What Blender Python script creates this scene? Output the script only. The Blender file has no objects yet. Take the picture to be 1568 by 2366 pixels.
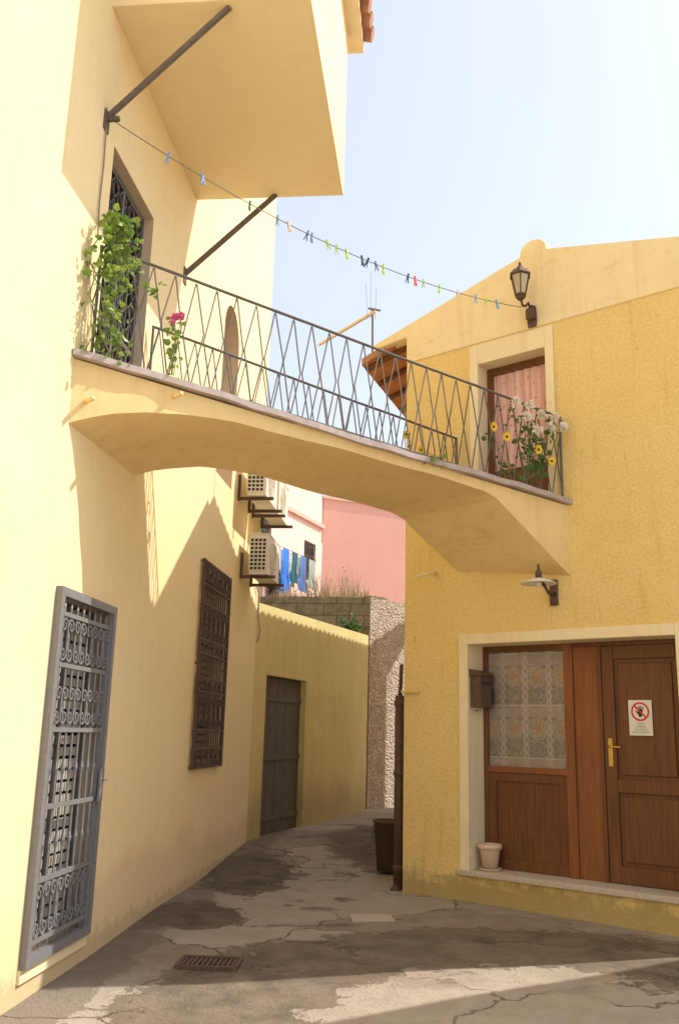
import bpy, math, random
from mathutils import Matrix, Vector
random.seed(7)
rnd=random.random
def U(a,b): return a+(b-a)*rnd()
sc=bpy.context.scene
# ------------------------------------------------------------------ materials
def hx(*c): return (c[0],c[1],c[2],1)
def newmat(name):
    m=bpy.data.materials.new(name); m.use_nodes=True
    nt=m.node_tree; b=nt.nodes["Principled BSDF"]
    return m,nt,b
def N(nt,t,**k):
    n=nt.nodes.new(t)
    for a,v in k.items(): setattr(n,a,v)
    return n
def ramp(nt,src,p0,p1,c0=(0,0,0,1),c1=(1,1,1,1)):
    r=nt.nodes.new("ShaderNodeValToRGB"); e=r.color_ramp.elements
    e[0].position=p0;e[0].color=c0;e[1].position=p1;e[1].color=c1
    nt.links.new(src,r.inputs[0]); return r.outputs[0]
def mix(nt,fac,a,b,mode='MIX'):
    m=nt.nodes.new("ShaderNodeMix"); m.data_type='RGBA'; m.blend_type=mode
    for i,v in ((0,fac),(6,a),(7,b)):
        if isinstance(v,(int,float,tuple)): m.inputs[i].default_value=v
        else: nt.links.new(v,m.inputs[i])
    return m.outputs[2]
def noise(nt,co,scale,detail=4,rough=.6,dist=0):
    n=nt.nodes.new("ShaderNodeTexNoise"); n.inputs["Scale"].default_value=scale
    n.inputs["Detail"].default_value=detail; n.inputs["Roughness"].default_value=rough
    n.inputs["Distortion"].default_value=dist
    nt.links.new(co,n.inputs["Vector"]); return n.outputs[0]
def stretch(nt,co,s):
    m=nt.nodes.new("ShaderNodeMapping"); m.inputs["Scale"].default_value=s
    nt.links.new(co,m.inputs[0]); return m.outputs[0]
def bump(nt,b,h,strength,dist):
    n=nt.nodes.new("ShaderNodeBump"); n.inputs["Strength"].default_value=strength
    n.inputs["Distance"].default_value=dist
    nt.links.new(h,n.inputs["Height"]); nt.links.new(n.outputs[0],b.inputs["Normal"])
def MTH(nt,op,a,bb=None,c=None):
    n=N(nt,"ShaderNodeMath",operation=op)
    for i,x in enumerate((a,bb,c)):
        if x is None: continue
        if isinstance(x,(int,float)): n.inputs[i].default_value=x
        else: nt.links.new(x,n.inputs[i])
    return n.outputs[0]
def plaster(name,c,c2,grain=60,gs=.25,gd=.004,streak=.25,dirt=None,dirtz=.55,wav=1.0,blot=0):
    m,nt,b=newmat(name); tc=N(nt,"ShaderNodeTexCoord"); co=tc.outputs["Object"]
    n1=noise(nt,co,.9,4,.62); col=mix(nt,ramp(nt,n1,.35,.68),hx(*c),hx(*c2))
    n2=noise(nt,stretch(nt,co,(7,7,.5)),1.2,3,.6)
    col=mix(nt,ramp(nt,n2,.52,.8,(0,0,0,1),(streak,streak,streak,1)),col,hx(c2[0]*.72,c2[1]*.66,c2[2]*.55))
    n3=noise(nt,co,9,4,.7)
    col=mix(nt,.35,col,mix(nt,n3,hx(.75,.75,.75),hx(1.15,1.15,1.15)),'MULTIPLY')
    if blot:
        n4=noise(nt,stretch(nt,co,(1,1,1.8)),3.2,5,.7); col=mix(nt,ramp(nt,n4,.58,.72,(0,0,0,1),(blot,blot,blot,1)),col,hx(c2[0]*.6,c2[1]*.52,c2[2]*.42))
    if dirt:
        sp=N(nt,"ShaderNodeSeparateXYZ"); nt.links.new(co,sp.inputs[0])
        f=ramp(nt,MTH(nt,'MULTIPLY_ADD',n1,-.9,sp.outputs[2]),-.38,dirtz-.3,(.6,.6,.6,1),(0,0,0,1))
        col=mix(nt,f,col,hx(*dirt))
        f2=ramp(nt,MTH(nt,'MULTIPLY_ADD',n3,-.35,sp.outputs[2]),-.15,.06,(.5,.5,.5,1),(0,0,0,1))
        col=mix(nt,f2,col,hx(dirt[0]*.6,dirt[1]*.6,dirt[2]*.6))
    nt.links.new(col,b.inputs["Base Color"]); b.inputs["Roughness"].default_value=.92
    b.inputs["Specular IOR Level"].default_value=.2
    g=noise(nt,co,grain,3,.65); w=noise(nt,co,1.6,2,.5)
    bump(nt,b,MTH(nt,'MULTIPLY_ADD',w,4*wav,g),gs,gd)
    return m
def stucco(name,c,c2):
    m,nt,b=newmat(name); tc=N(nt,"ShaderNodeTexCoord"); co=tc.outputs["Object"]
    n1=noise(nt,co,1.1,4,.65); col=mix(nt,ramp(nt,n1,.35,.7),hx(*c),hx(*c2))
    nv=noise(nt,co,38,3,.6,.3)
    h=ramp(nt,nv,.36,.66)
    col=mix(nt,.36,col,mix(nt,h,hx(.74,.70,.62),hx(1.12,1.12,1.1)),'MULTIPLY')
    n2=noise(nt,stretch(nt,co,(6,6,.6)),1.3,4,.6)
    col=mix(nt,ramp(nt,n2,.58,.78,(0,0,0,1),(.45,.45,.45,1)),col,hx(.50,.31,.11))
    n5=noise(nt,stretch(nt,co,(3.5,3.5,1.1)),4.5,2,.4)
    col=mix(nt,ramp(nt,n5,.72,.80,(0,0,0,1),(.55,.55,.55,1)),col,hx(.5,.26,.08))
    sp=N(nt,"ShaderNodeSeparateXYZ"); nt.links.new(co,sp.inputs[0]); n7=noise(nt,co,6,5,.75)
    f=ramp(nt,MTH(nt,'MULTIPLY_ADD',n7,-.55,sp.outputs[2]),-.22,.10,(.65,.65,.65,1),(0,0,0,1))
    col=mix(nt,f,col,hx(.30,.23,.11))
    nt.links.new(col,b.inputs["Base Color"]); b.inputs["Roughness"].default_value=.95
    b.inputs["Specular IOR Level"].default_value=.2
    bump(nt,b,nv,.85,.013)
    return m
def simple(name,c,rough=.6,metal=0,var=.25,scale=20,bs=.15,spec=.4):
    m,nt,b=newmat(name); tc=N(nt,"ShaderNodeTexCoord"); co=tc.outputs["Object"]
    n=noise(nt,co,scale,2,.6)
    col=mix(nt,n,hx(*[x*(1-var) for x in c]),hx(*[min(1,x*(1+var)) for x in c]))
    nt.links.new(col,b.inputs["Base Color"]); b.inputs["Roughness"].default_value=rough
    b.inputs["Metallic"].default_value=metal; b.inputs["Specular IOR Level"].default_value=spec
    if bs: bump(nt,b,n,bs,.004)
    return m
def wood(name,c,c2,rough=.45):
    m,nt,b=newmat(name); tc=N(nt,"ShaderNodeTexCoord"); co=tc.outputs["Object"]
    n=noise(nt,stretch(nt,co,(28,28,1.6)),1.6,4,.65,.6)
    col=mix(nt,ramp(nt,n,.3,.7),hx(*c),hx(*c2))
    n2=noise(nt,co,2.5,3,.6); col=mix(nt,.4,col,mix(nt,n2,hx(.6,.6,.6),hx(1.3,1.3,1.3)),'MULTIPLY')
    nt.links.new(col,b.inputs["Base Color"]); b.inputs["Roughness"].default_value=rough
    b.inputs["Specular IOR Level"].default_value=.35
    bump(nt,b,n,.12,.003); return m
def leafmat(name,c,c2):
    m,nt,b=newmat(name); tc=N(nt,"ShaderNodeTexCoord"); co=tc.outputs["Object"]
    n=noise(nt,co,9,2,.5); col=mix(nt,ramp(nt,n,.35,.65),hx(*c),hx(*c2))
    nt.links.new(col,b.inputs["Base Color"]); b.inputs["Roughness"].default_value=.5
    tr=N(nt,"ShaderNodeBsdfTranslucent"); nt.links.new(col,tr.inputs[0])
    ms=N(nt,"ShaderNodeMixShader"); ms.inputs[0].default_value=.35
    nt.links.new(b.outputs[0],ms.inputs[1]);nt.links.new(tr.outputs[0],ms.inputs[2])
    nt.links.new(ms.outputs[0],nt.nodes["Material Output"].inputs[0]); return m
M={}
M['L']=plaster("pale_yellow_plaster",(.91,.75,.45),(.89,.71,.39),70,.22,.004,.16,(.72,.56,.33),.5)
M['Y']=plaster("aged_yellow_plaster",(.77,.65,.32),(.68,.56,.26),50,.35,.006,.45,(.38,.30,.15),.8,1,.35)
M['F']=stucco("ochre_stucco",(.83,.63,.27),(.78,.575,.22))
M['cream']=plaster("cream_plaster",(.87,.75,.50),(.82,.68,.42),60,.25,.004,.35)
M['gable']=plaster("gable_plaster",(.88,.75,.47),(.83,.67,.38),60,.25,.004,.35,None,.5,1,.4)
M['bridge']=plaster("bridge_plaster",(.87,.68,.35),(.80,.59,.28),60,.3,.006,.35,None,.5,1,.18)
M['soff']=plaster("soffit_plaster",(.89,.75,.47),(.86,.71,.42),60,.12,.003,.05)
M['jamb']=plaster("jamb_plaster",(.70,.56,.40),(.64,.50,.35),60,.15,.003,.1)
M['stone']=simple("threshold_stone",(.52,.45,.36),.85,0,.35,40)
M['slab']=simple("paving_slab",(.44,.37,.30),.9,0,.4,30)
M['iron']=simple("dark_iron",(.135,.12,.105),.55,.2,.35,40)
M['grey']=simple("grey_painted_steel",(.22,.215,.22),.5,.15,.2,30)
M['strut']=simple("weathered_strut",(.15,.12,.095),.75,.2,.45,25)
M['rust']=simple("rusty_iron",(.12,.075,.05),.75,.2,.5,25)
M['ledge']=simple("grey_deck_edge",(.46,.39,.37),.8,0,.3,14)
M['ledged']=simple("dark_deck",(.30,.26,.23),.85,0,.25,14)
M['wood']=wood("brown_door_wood",(.105,.040,.014),(.20,.080,.028))
M['wood2']=wood("orange_door_wood",(.19,.064,.020),(.29,.108,.038))
M['greydoor']=wood("grey_weathered_door",(.095,.082,.068),(.16,.135,.11),.8)
M['dark']=simple("dark_interior",(.025,.02,.017),.9,0,.2,10,0)
M['shut']=wood("tan_shutter",(.33,.25,.16),(.42,.33,.22),.7)
M['blind']=simple("pale_louvre_blind",(.46,.42,.36),.7,0,.1,12,0)
M['brass']=simple("polished_brass",(.75,.50,.14),.25,.95,.1,10,0)
M['white']=simple("white_plastic",(.75,.72,.66),.55,0,.06,12,0)
M['acw']=simple("ivory_ac_casing",(.76,.70,.57),.5,0,.08,12,0)
M['acd']=simple("dark_coil",(.04,.035,.03),.7,0,.3,60)
M['red']=simple("sign_red",(.62,.03,.02),.5,0,.05,10,0)
M['black']=simple("sign_black",(.02,.02,.02),.6,0,.05,10,0)
M['pot']=simple("cream_clay_pot",(.70,.52,.38),.7,0,.15,25)
M['soil']=simple("soil",(.05,.035,.02),1,0,.4,60)
M['tile']=simple("terracotta_tile",(.40,.20,.12),.85,0,.45,9)
M['orange']=simple("eave_boards",(.55,.23,.10),.8,0,.4,7)
M['pinkL']=plaster("light_pink_plaster",(.86,.60,.52),(.82,.55,.46),40,.2,.004,.2)
M['pinkS']=plaster("salmon_plaster",(.84,.45,.36),(.80,.42,.33),40,.2,.004,.15)
M['cord']=simple("line_cord",(.25,.22,.18),.8,0,.1,10,0)
M['leaf']=leafmat("vine_leaf",(.13,.25,.03),(.34,.44,.09))
M['leafd']=leafmat("dark_leaf",(.05,.13,.03),(.14,.24,.06))
M['dry']=leafmat("dry_grass",(.34,.28,.15),(.46,.36,.21))
M['stem']=simple("stem_green",(.14,.18,.06),.7,0,.2,20,0)
M['pinkf']=simple("pink_petal",(.80,.16,.42),.6,0,.2,40,0)
M['yelf']=simple("yellow_petal",(.88,.60,.05),.6,0,.2,40,0)
M['whf']=simple("white_petal",(.88,.80,.70),.6,0,.08,40,0)
# block masonry
m,nt,b=newmat("grey_concrete_blocks"); tc=N(nt,"ShaderNodeTexCoord"); co=tc.outputs["Object"]
mp=N(nt,"ShaderNodeMapping"); mp.inputs["Rotation"].default_value=(math.radians(90),0,0); nt.links.new(co,mp.inputs[0])
br=N(nt,"ShaderNodeTexBrick"); br.inputs["Scale"].default_value=1; br.inputs["Brick Width"].default_value=.5; br.inputs["Row Height"].default_value=.22
br.inputs["Mortar Size"].default_value=.012; br.inputs["Color1"].default_value=hx(.32,.275,.21); br.inputs["Color2"].default_value=hx(.26,.22,.165); br.inputs["Mortar"].default_value=hx(.17,.14,.10)
nt.links.new(mp.outputs[0],br.inputs[0]); n=noise(nt,co,5,6,.75)
nt.links.new(mix(nt,.85,br.outputs[0],mix(nt,ramp(nt,n,.32,.68),hx(.4,.4,.36),hx(1.35,1.3,1.2)),'MULTIPLY'),b.inputs[0]); b.inputs["Roughness"].default_value=.95
bump(nt,b,n,.8,.03); M['block']=m
# pebble dash
m,nt,b=newmat("rough_pebble_render"); tc=N(nt,"ShaderNodeTexCoord"); co=tc.outputs["Object"]
v=N(nt,"ShaderNodeTexVoronoi"); v.inputs["Scale"].default_value=24; nt.links.new(co,v.inputs[0])
n=noise(nt,co,5,7,.8)
col=mix(nt,ramp(nt,v.outputs[0],.1,.75),hx(.84,.73,.62),hx(.54,.45,.37)); col=mix(nt,ramp(nt,n,.42,.58,(0,0,0,1),(.7,.7,.7,1)),col,hx(.40,.31,.25))
nt.links.new(col,b.inputs[0]); b.inputs["Roughness"].default_value=.95
bump(nt,b,MTH(nt,'MULTIPLY_ADD',v.outputs[0],-1,n),.7,.04); M['pebble']=m
# glass
m,nt,b=newmat("window_glass"); out=nt.nodes["Material Output"]
t=N(nt,"ShaderNodeBsdfTransparent"); g=N(nt,"ShaderNodeBsdfGlossy"); g.inputs["Roughness"].default_value=.03
fr=N(nt,"ShaderNodeFresnel"); fr.inputs[0].default_value=1.45; ms=N(nt,"ShaderNodeMixShader")
nt.links.new(fr.outputs[0],ms.inputs[0]);nt.links.new(t.outputs[0],ms.inputs[1]);nt.links.new(g.outputs[0],ms.inputs[2]);nt.links.new(ms.outputs[0],out.inputs[0]); M['glass']=m
# lace
m,nt,b=newmat("floral_lace"); tc=N(nt,"ShaderNodeTexCoord"); co=tc.outputs["Object"]
sp=N(nt,"ShaderNodeSeparateXYZ"); nt.links.new(co,sp.inputs[0])
MT=lambda op,a,bb=None,c=None: MTH(nt,op,a,bb,c)
PX,PZ=.245,.49
u=MT('SUBTRACT',MT('FRACT',MT('MULTIPLY_ADD',sp.outputs[0],1/PX,.5-1.05/PX+10)),.5); w=MT('SUBTRACT',MT('FRACT',MT('MULTIPLY_ADD',sp.outputs[2],1/PZ,.5-1.69/PZ+10)),.5)
du=MT('MULTIPLY',u,PX); dw=MT('MULTIPLY',w,PZ)
rr=MT('SQRT',MT('ADD',MT('MULTIPLY',du,du),MT('MULTIPLY',dw,dw)))
ang=MT('ARCTAN2',dw,du)
v=N(nt,"ShaderNodeTexVoronoi"); v.inputs["Scale"].default_value=46; nt.links.new(co,v.inputs[0])
v2=N(nt,"ShaderNodeTexVoronoi"); v2.inputs["Scale"].default_value=130; nt.links.new(co,v2.inputs[0])
lo=hx(.24,.195,.18); hi=hx(.42,.365,.34); wh=hx(.60,.54,.51)
base=mix(nt,ramp(nt,v2.outputs[0],.25,.6),hi,lo)
for off,amp in ((.41,.035),(.46,.02)):
    sw=MT('ABSOLUTE',MT('SUBTRACT',MT('ABSOLUTE',u),MT('MULTIPLY_ADD',MT('SINE',MT('MULTIPLY',sp.outputs[2],78)),amp,off)))
    base=mix(nt,MT('MULTIPLY',MT('LESS_THAN',sw,.022),.8),base,wh)
sw=noise(nt,co,30,1,.5,1.2); base=mix(nt,MT('MULTIPLY',ramp(nt,sw,.55,.58),.5),base,hx(.52,.46,.43))
rf=MT('MULTIPLY_ADD',MT('SINE',MT('MULTIPLY',ang,8)),.006,rr)
base=mix(nt,MT('MULTIPLY',MT('MULTIPLY',MT('LESS_THAN',rf,.100),MT('GREATER_THAN',rf,.090)),.6),base,wh)
base=mix(nt,MT('MULTIPLY',MT('LESS_THAN',rf,.082),.85),base,mix(nt,ramp(nt,v.outputs[0],.2,.5),hx(.27,.27,.12),hx(.46,.42,.32)))
rg=MT('MULTIPLY_ADD',MT('SINE',MT('MULTIPLY_ADD',ang,5,1.0)),.011,rr)
base=mix(nt,MT('MULTIPLY',MT('LESS_THAN',rg,.054),.95),base,mix(nt,ramp(nt,v.outputs[0],.1,.5),hx(.76,.47,.37),hx(.44,.28,.19)))
base=mix(nt,MT('MULTIPLY',MT('LESS_THAN',rr,.013),.7),base,hx(.45,.34,.14))
hem=MT('MULTIPLY',MT('GREATER_THAN',w,.22),MT('LESS_THAN',w,.45)); base=mix(nt,MT('MULTIPLY',hem,.5),base,hx(.52,.44,.42))
edge=MT('MULTIPLY',MT('GREATER_THAN',w,.44),MT('LESS_THAN',w,.46)); base=mix(nt,edge,base,wh)
nt.links.new(base,b.inputs[0]); b.inputs["Roughness"].default_value=.9; M['lace']=m
# pink curtain
m,nt,b=newmat("pink_curtain"); tc=N(nt,"ShaderNodeTexCoord"); co=tc.outputs["Object"]
v=N(nt,"ShaderNodeTexVoronoi"); v.inputs["Scale"].default_value=14; nt.links.new(co,v.inputs[0])
n=noise(nt,stretch(nt,co,(14,14,.5)),2,3,.5)
nt.links.new(mix(nt,ramp(nt,v.outputs[0],.14,.24,(.75,.75,.75,1),(0,0,0,1)),mix(nt,ramp(nt,n,.35,.65),hx(.60,.32,.31),hx(.80,.53,.50)),hx(.50,.20,.16)),b.inputs[0]); b.inputs["Roughness"].default_value=.9; M['pcurt']=m
# ground
m,nt,b=newmat("worn_concrete_paving"); tc=N(nt,"ShaderNodeTexCoord"); co=tc.outputs["Object"]
n2=noise(nt,co,3.4,8,.72,.3); n3=noise(nt,co,60,4,.8); nL=noise(nt,co,.6,4,.6,.5)
nz=N(nt,"ShaderNodeTexNoise"); nz.inputs["Scale"].default_value=1.6; nz.inputs["Detail"].default_value=7; nt.links.new(co,nz.inputs[0])
sc_=N(nt,"ShaderNodeVectorMath",operation='SCALE'); sc_.inputs["Scale"].default_value=1.1; nt.links.new(nz.outputs[1],sc_.inputs[0])
wv=N(nt,"ShaderNodeVectorMath",operation='ADD'); nt.links.new(co,wv.inputs[0]);nt.links.new(sc_.outputs[0],wv.inputs[1])
vo=N(nt,"ShaderNodeTexVoronoi",feature='DISTANCE_TO_EDGE'); vo.inputs["Scale"].default_value=.6; nt.links.new(wv.outputs[0],vo.inputs[0])
vc=N(nt,"ShaderNodeTexVoronoi"); vc.inputs["Scale"].default_value=.6; nt.links.new(wv.outputs[0],vc.inputs[0])
sc3=N(nt,"ShaderNodeSeparateColor"); nt.links.new(vc.outputs["Color"],sc3.inputs[0])
base=mix(nt,ramp(nt,n2,.3,.7),hx(.33,.255,.19),hx(.46,.375,.295))
base=mix(nt,ramp(nt,sc3.outputs[0],.45,.55),base,mix(nt,ramp(nt,n2,.3,.7),hx(.44,.365,.29),hx(.58,.495,.41)))
nA=noise(nt,stretch(nt,co,(.7,1.2,1)),1.0,8,.68,.4)
sp=N(nt,"ShaderNodeSeparateXYZ"); nt.links.new(co,sp.inputs[0])
# open end of the lane mixed paler: sunlight brightness put into the colour
sunlit_tint=ramp(nt,MTH(nt,'MULTIPLY_ADD',n2,.9,MTH(nt,'MULTIPLY_ADD',sp.outputs[1],-1,6.15)),.05,.45,(0,0,0,1),(.8,.8,.8,1))
base=mix(nt,sunlit_tint,base,mix(nt,ramp(nt,n2,.3,.7),hx(.52,.44,.36),hx(.66,.58,.49)))
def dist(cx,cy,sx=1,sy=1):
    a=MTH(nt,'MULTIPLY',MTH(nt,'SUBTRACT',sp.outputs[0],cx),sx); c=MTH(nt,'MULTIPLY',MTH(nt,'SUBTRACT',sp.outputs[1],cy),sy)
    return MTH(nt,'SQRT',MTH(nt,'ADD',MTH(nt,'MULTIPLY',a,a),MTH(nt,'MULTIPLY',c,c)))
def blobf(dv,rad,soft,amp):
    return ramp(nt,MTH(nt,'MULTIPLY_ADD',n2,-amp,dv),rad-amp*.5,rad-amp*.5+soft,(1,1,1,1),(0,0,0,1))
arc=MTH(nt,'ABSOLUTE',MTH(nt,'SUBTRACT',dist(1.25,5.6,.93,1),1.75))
fade=MTH(nt,'MULTIPLY_ADD',MTH(nt,'MINIMUM',MTH(nt,'MAXIMUM',MTH(nt,'SUBTRACT',7.0,sp.outputs[1]),0),1.5),-.08,nA)  # dark patches thinned at the near end so the sunlit strip stays bright
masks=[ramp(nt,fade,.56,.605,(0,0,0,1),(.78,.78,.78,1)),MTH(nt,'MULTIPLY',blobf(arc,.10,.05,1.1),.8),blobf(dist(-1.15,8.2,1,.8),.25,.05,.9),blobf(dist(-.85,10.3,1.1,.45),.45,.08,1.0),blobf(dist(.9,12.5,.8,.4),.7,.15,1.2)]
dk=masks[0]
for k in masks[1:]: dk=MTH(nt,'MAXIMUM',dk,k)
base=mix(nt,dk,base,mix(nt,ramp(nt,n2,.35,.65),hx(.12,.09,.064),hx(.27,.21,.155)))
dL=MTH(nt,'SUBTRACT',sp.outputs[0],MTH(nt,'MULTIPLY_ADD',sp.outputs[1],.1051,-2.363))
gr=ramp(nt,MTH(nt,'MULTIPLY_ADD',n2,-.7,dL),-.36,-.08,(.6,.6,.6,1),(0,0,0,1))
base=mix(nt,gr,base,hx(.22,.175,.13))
ck=ramp(nt,vo.outputs[0],.003,.011,(1,1,1,1),(0,0,0,1)); ckm=MTH(nt,'MULTIPLY',MTH(nt,'MULTIPLY',ck,ramp(nt,nL,.40,.52)),.85)
base=mix(nt,ckm,base,hx(.14,.11,.08))
n9=noise(nt,co,17,3,.7)
base=mix(nt,ramp(nt,n9,.66,.72,(0,0,0,1),(.45,.45,.45,1)),base,hx(.17,.135,.10))
base=mix(nt,.5,base,mix(nt,n3,hx(.62,.62,.62),hx(1.38,1.38,1.38)),'MULTIPLY')
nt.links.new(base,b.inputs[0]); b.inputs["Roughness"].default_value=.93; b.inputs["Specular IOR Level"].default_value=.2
hh=MTH(nt,'MULTIPLY_ADD',n2,3.8,n3); hh=MTH(nt,'SUBTRACT',hh,ckm); hh=MTH(nt,'MULTIPLY_ADD',dk,-1.0,hh); hh=MTH(nt,'MULTIPLY_ADD',sc3.outputs[0],1.0,hh)
bump(nt,b,hh,.9,.026); M['ground']=m

# ------------------------------------------------------------------ mesh builder
class MB:
    def __init__(s): s.v=[];s.f=[];s.m=[]
    def poly(s,pts,mi=0):
        i=len(s.v); s.v+= [tuple(p) for p in pts]; s.f.append(tuple(range(i,i+len(pts)))); s.m.append(mi)
    def box(s,x0,x1,y0,y1,z0,z1,mi=0):
        i=len(s.v); s.v+=[(x,y,z) for z in(z0,z1) for y in(y0,y1) for x in(x0,x1)]
        for f in((0,2,3,1),(4,5,7,6),(0,1,5,4),(2,6,7,3),(0,4,6,2),(1,3,7,5)): s.f.append(tuple(i+k for k in f)); s.m.append(mi)
    def prism(s,pp,y0,y1,mi=0):
        n=len(pp); i=len(s.v); s.v+=[(x,y0,z) for x,z in pp]+[(x,y1,z) for x,z in pp]
        s.f.append(tuple(range(i,i+n)));s.m.append(mi); s.f.append(tuple(range(i+2*n-1,i+n-1,-1)));s.m.append(mi)
        for k in range(n):
            a=(k+1)%n; s.f.append((i+k,i+n+k,i+n+a,i+a)); s.m.append(mi)
    def loft(s,A,B,mi=0,close=False):
        i=len(s.v); n=len(A); s.v+=[tuple(p) for p in A]+[tuple(p) for p in B]
        for k in range(n if close else n-1):
            a=(k+1)%n; s.f.append((i+k,i+a,i+n+a,i+n+k)); s.m.append(mi)
    def tube(s,pts,r,seg=6,mi=0,cap=True):
        P=[Vector(p) for p in pts]; n=len(P); i=len(s.v); prev=None
        for k in range(n):
            t=(P[min(k+1,n-1)]-P[max(k-1,0)]).normalized()
            if prev is None:
                a=Vector((0,0,1)) if abs(t.z)<.9 else Vector((1,0,0))
                u=t.cross(a).normalized()
            else:
                u=(prev-t*prev.dot(t)); u=u.normalized() if u.length>1e-6 else t.orthogonal().normalized()
            prev=u; w=t.cross(u); rr=r[k] if isinstance(r,(list,tuple)) else r
            for j in range(seg):
                a=2*math.pi*j/seg+math.pi/4; s.v.append(tuple(P[k]+u*(math.cos(a)*rr)+w*(math.sin(a)*rr)))
        for k in range(n-1):
            for j in range(seg):
                a=(j+1)%seg; s.f.append((i+k*seg+j,i+k*seg+a,i+(k+1)*seg+a,i+(k+1)*seg+j)); s.m.append(mi)
        if cap:
            s.f.append(tuple(i+j for j in range(seg-1,-1,-1)));s.m.append(mi)
            s.f.append(tuple(i+(n-1)*seg+j for j in range(seg)));s.m.append(mi)
    def lathe(s,prof,c,seg=20,mi=0,rot=0):
        i=len(s.v); n=len(prof)
        for r,z in prof:
            for j in range(seg):
                a=2*math.pi*j/seg+rot; s.v.append((c[0]+r*math.cos(a),c[1]+r*math.sin(a),c[2]+z))
        for k in range(n-1):
            for j in range(seg):
                a=(j+1)%seg; s.f.append((i+k*seg+j,i+k*seg+a,i+(k+1)*seg+a,i+(k+1)*seg+j)); s.m.append(mi)
    def wall(s,x0,x1,z0,z1,holes,y=0,mi=0,rmi=0):
        xs=sorted(set([x0,x1]+[h[0] for h in holes]+[h[1] for h in holes])); zs=sorted(set([z0,z1]+[h[2] for h in holes]+[h[3] for h in holes]))
        for a,b_ in zip(xs,xs[1:]):
            for c,d in zip(zs,zs[1:]):
                mx=(a+b_)/2; mz=(c+d)/2
                if any(h[0]<mx<h[1] and h[2]<mz<h[3] for h in holes): continue
                s.poly([(a,y,c),(b_,y,c),(b_,y,d),(a,y,d)],mi)
        for h in holes:
            a,b_,c,d,dp=h
            s.poly([(a,y,c),(a,y+dp,c),(a,y+dp,d),(a,y,d)],rmi); s.poly([(b_,y,c),(b_,y,d),(b_,y+dp,d),(b_,y+dp,c)],rmi)
            s.poly([(a,y,d),(a,y+dp,d),(b_,y+dp,d),(b_,y,d)],rmi); s.poly([(a,y,c),(b_,y,c),(b_,y+dp,c),(a,y+dp,c)],rmi)
    def leaf(s,p,size,mi=0,d=None):
        d=d or Vector((U(-1,1),U(-1,1),U(-.9,.5))).normalized()
        w=d.cross(Vector((U(-1,1),U(-1,1),U(-1,1)))).normalized(); n=d.cross(w)
        p=Vector(p); a=p+d*size-n*size*.15; q=p+d*size*.4
        l=q+w*size*.42+n*size*.12; r_=q-w*size*.42+n*size*.12; l2=p+w*size*.25+d*size*.05; r2=p-w*size*.25+d*size*.05
        s.poly([p,l2,l,a],mi); s.poly([p,a,r_,r2],mi)
def frame(o,ang):
    d=Vector((math.sin(ang),math.cos(ang),0)); y=Vector((-d.y,d.x,0))
    return Matrix(((d.x,y.x,0,o[0]),(d.y,y.y,0,o[1]),(0,0,1,0),(0,0,0,1)))
FL=frame((-1.78,5.55),math.radians(6))
FF=frame((.73,9.42),math.radians(180-50.6))
FY=frame((-1.08,12.23),math.radians(20))
Dv=Vector((3.91,2.65)); FB=frame((-1.77,5.61),math.atan2(Dv.x,Dv.y))
Dv2=Vector((2.85,2.07)); FB2=frame((-1.63,6.95),math.atan2(Dv2.x,Dv2.y))
W=Matrix.Identity(4)
LOC={}
def setlab(o,label,cat,group=None,kind=None):
    if label: o["label"]=label
    if cat: o["category"]=cat
    if group: o["group"]=group
    if kind: o["kind"]=kind
def mk(name,mb,mats,shift=(0,0,0),smooth=False,bevel=0):
    me=bpy.data.meshes.new(name)
    me.from_pydata([(a-shift[0],b_-shift[1],c-shift[2]) for a,b_,c in mb.v],[],mb.f)
    for m_ in mats: me.materials.append(M[m_] if isinstance(m_,str) else m_)
    for p_,mi in zip(me.polygons,mb.m): p_.material_index=mi; p_.use_smooth=smooth
    me.update(); o=bpy.data.objects.new(name,me); sc.collection.objects.link(o)
    if bevel:
        bv=o.modifiers.new("bevel",'BEVEL'); bv.width=bevel; bv.segments=2; bv.limit_method='ANGLE'
    return o
def root(name,label,cat,F=W,loc=(0,0,0),group=None):
    o=bpy.data.objects.new(name,None); o.empty_display_size=.2; sc.collection.objects.link(o)
    o.matrix_world=F@Matrix.Translation(loc); LOC[o.name]=loc; setlab(o,label,cat,group); return o
def part(par,name,mb,mats,smooth=False,bevel=0,label=None):
    loc=LOC[par.name]; o=mk(name,mb,mats,loc,smooth,bevel); o.parent=par; LOC[o.name]=loc
    if label: o["label"]=label
    return o
def thing(name,mb,mats,label,cat,F=W,loc=(0,0,0),smooth=False,bevel=0,group=None,kind=None):
    o=mk(name,mb,mats,loc,smooth,bevel); o.matrix_world=F@Matrix.Translation(loc); LOC[o.name]=loc
    setlab(o,label,cat,group,kind); return o
def spiral(mb,cx,cz,r0,a0,sgn,y,rad,turns=1.25,n=12,lead=None):
    pts=[] if not lead else [(lead[0],y,lead[1])]
    for k in range(n+1):
        t=k/n; a=a0+sgn*t*turns*2*math.pi; r=r0*(1-.78*t); pts.append((cx+r*math.cos(a),y,cz+r*math.sin(a)))
    mb.tube(pts,rad,4)
def scrollband(mb,x0,x1,z0,z1,n,y,rad):
    w=(x1-x0)/n; h=z1-z0
    for i in range(n):
        cx=x0+w*(i+.5)
        for sg in(-1,1):
            r=min(w*.24,h*.2)
            spiral(mb,cx+sg*w*.25,z1-r*1.2,r,math.pi if sg>0 else 0,-sg,y,rad,lead=(cx+sg*.006,z0+h*.45))
            spiral(mb,cx+sg*w*.25,z0+r*1.2,r,math.pi if sg>0 else 0,sg,y,rad,lead=(cx+sg*.006,z0+h*.55))
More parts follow.
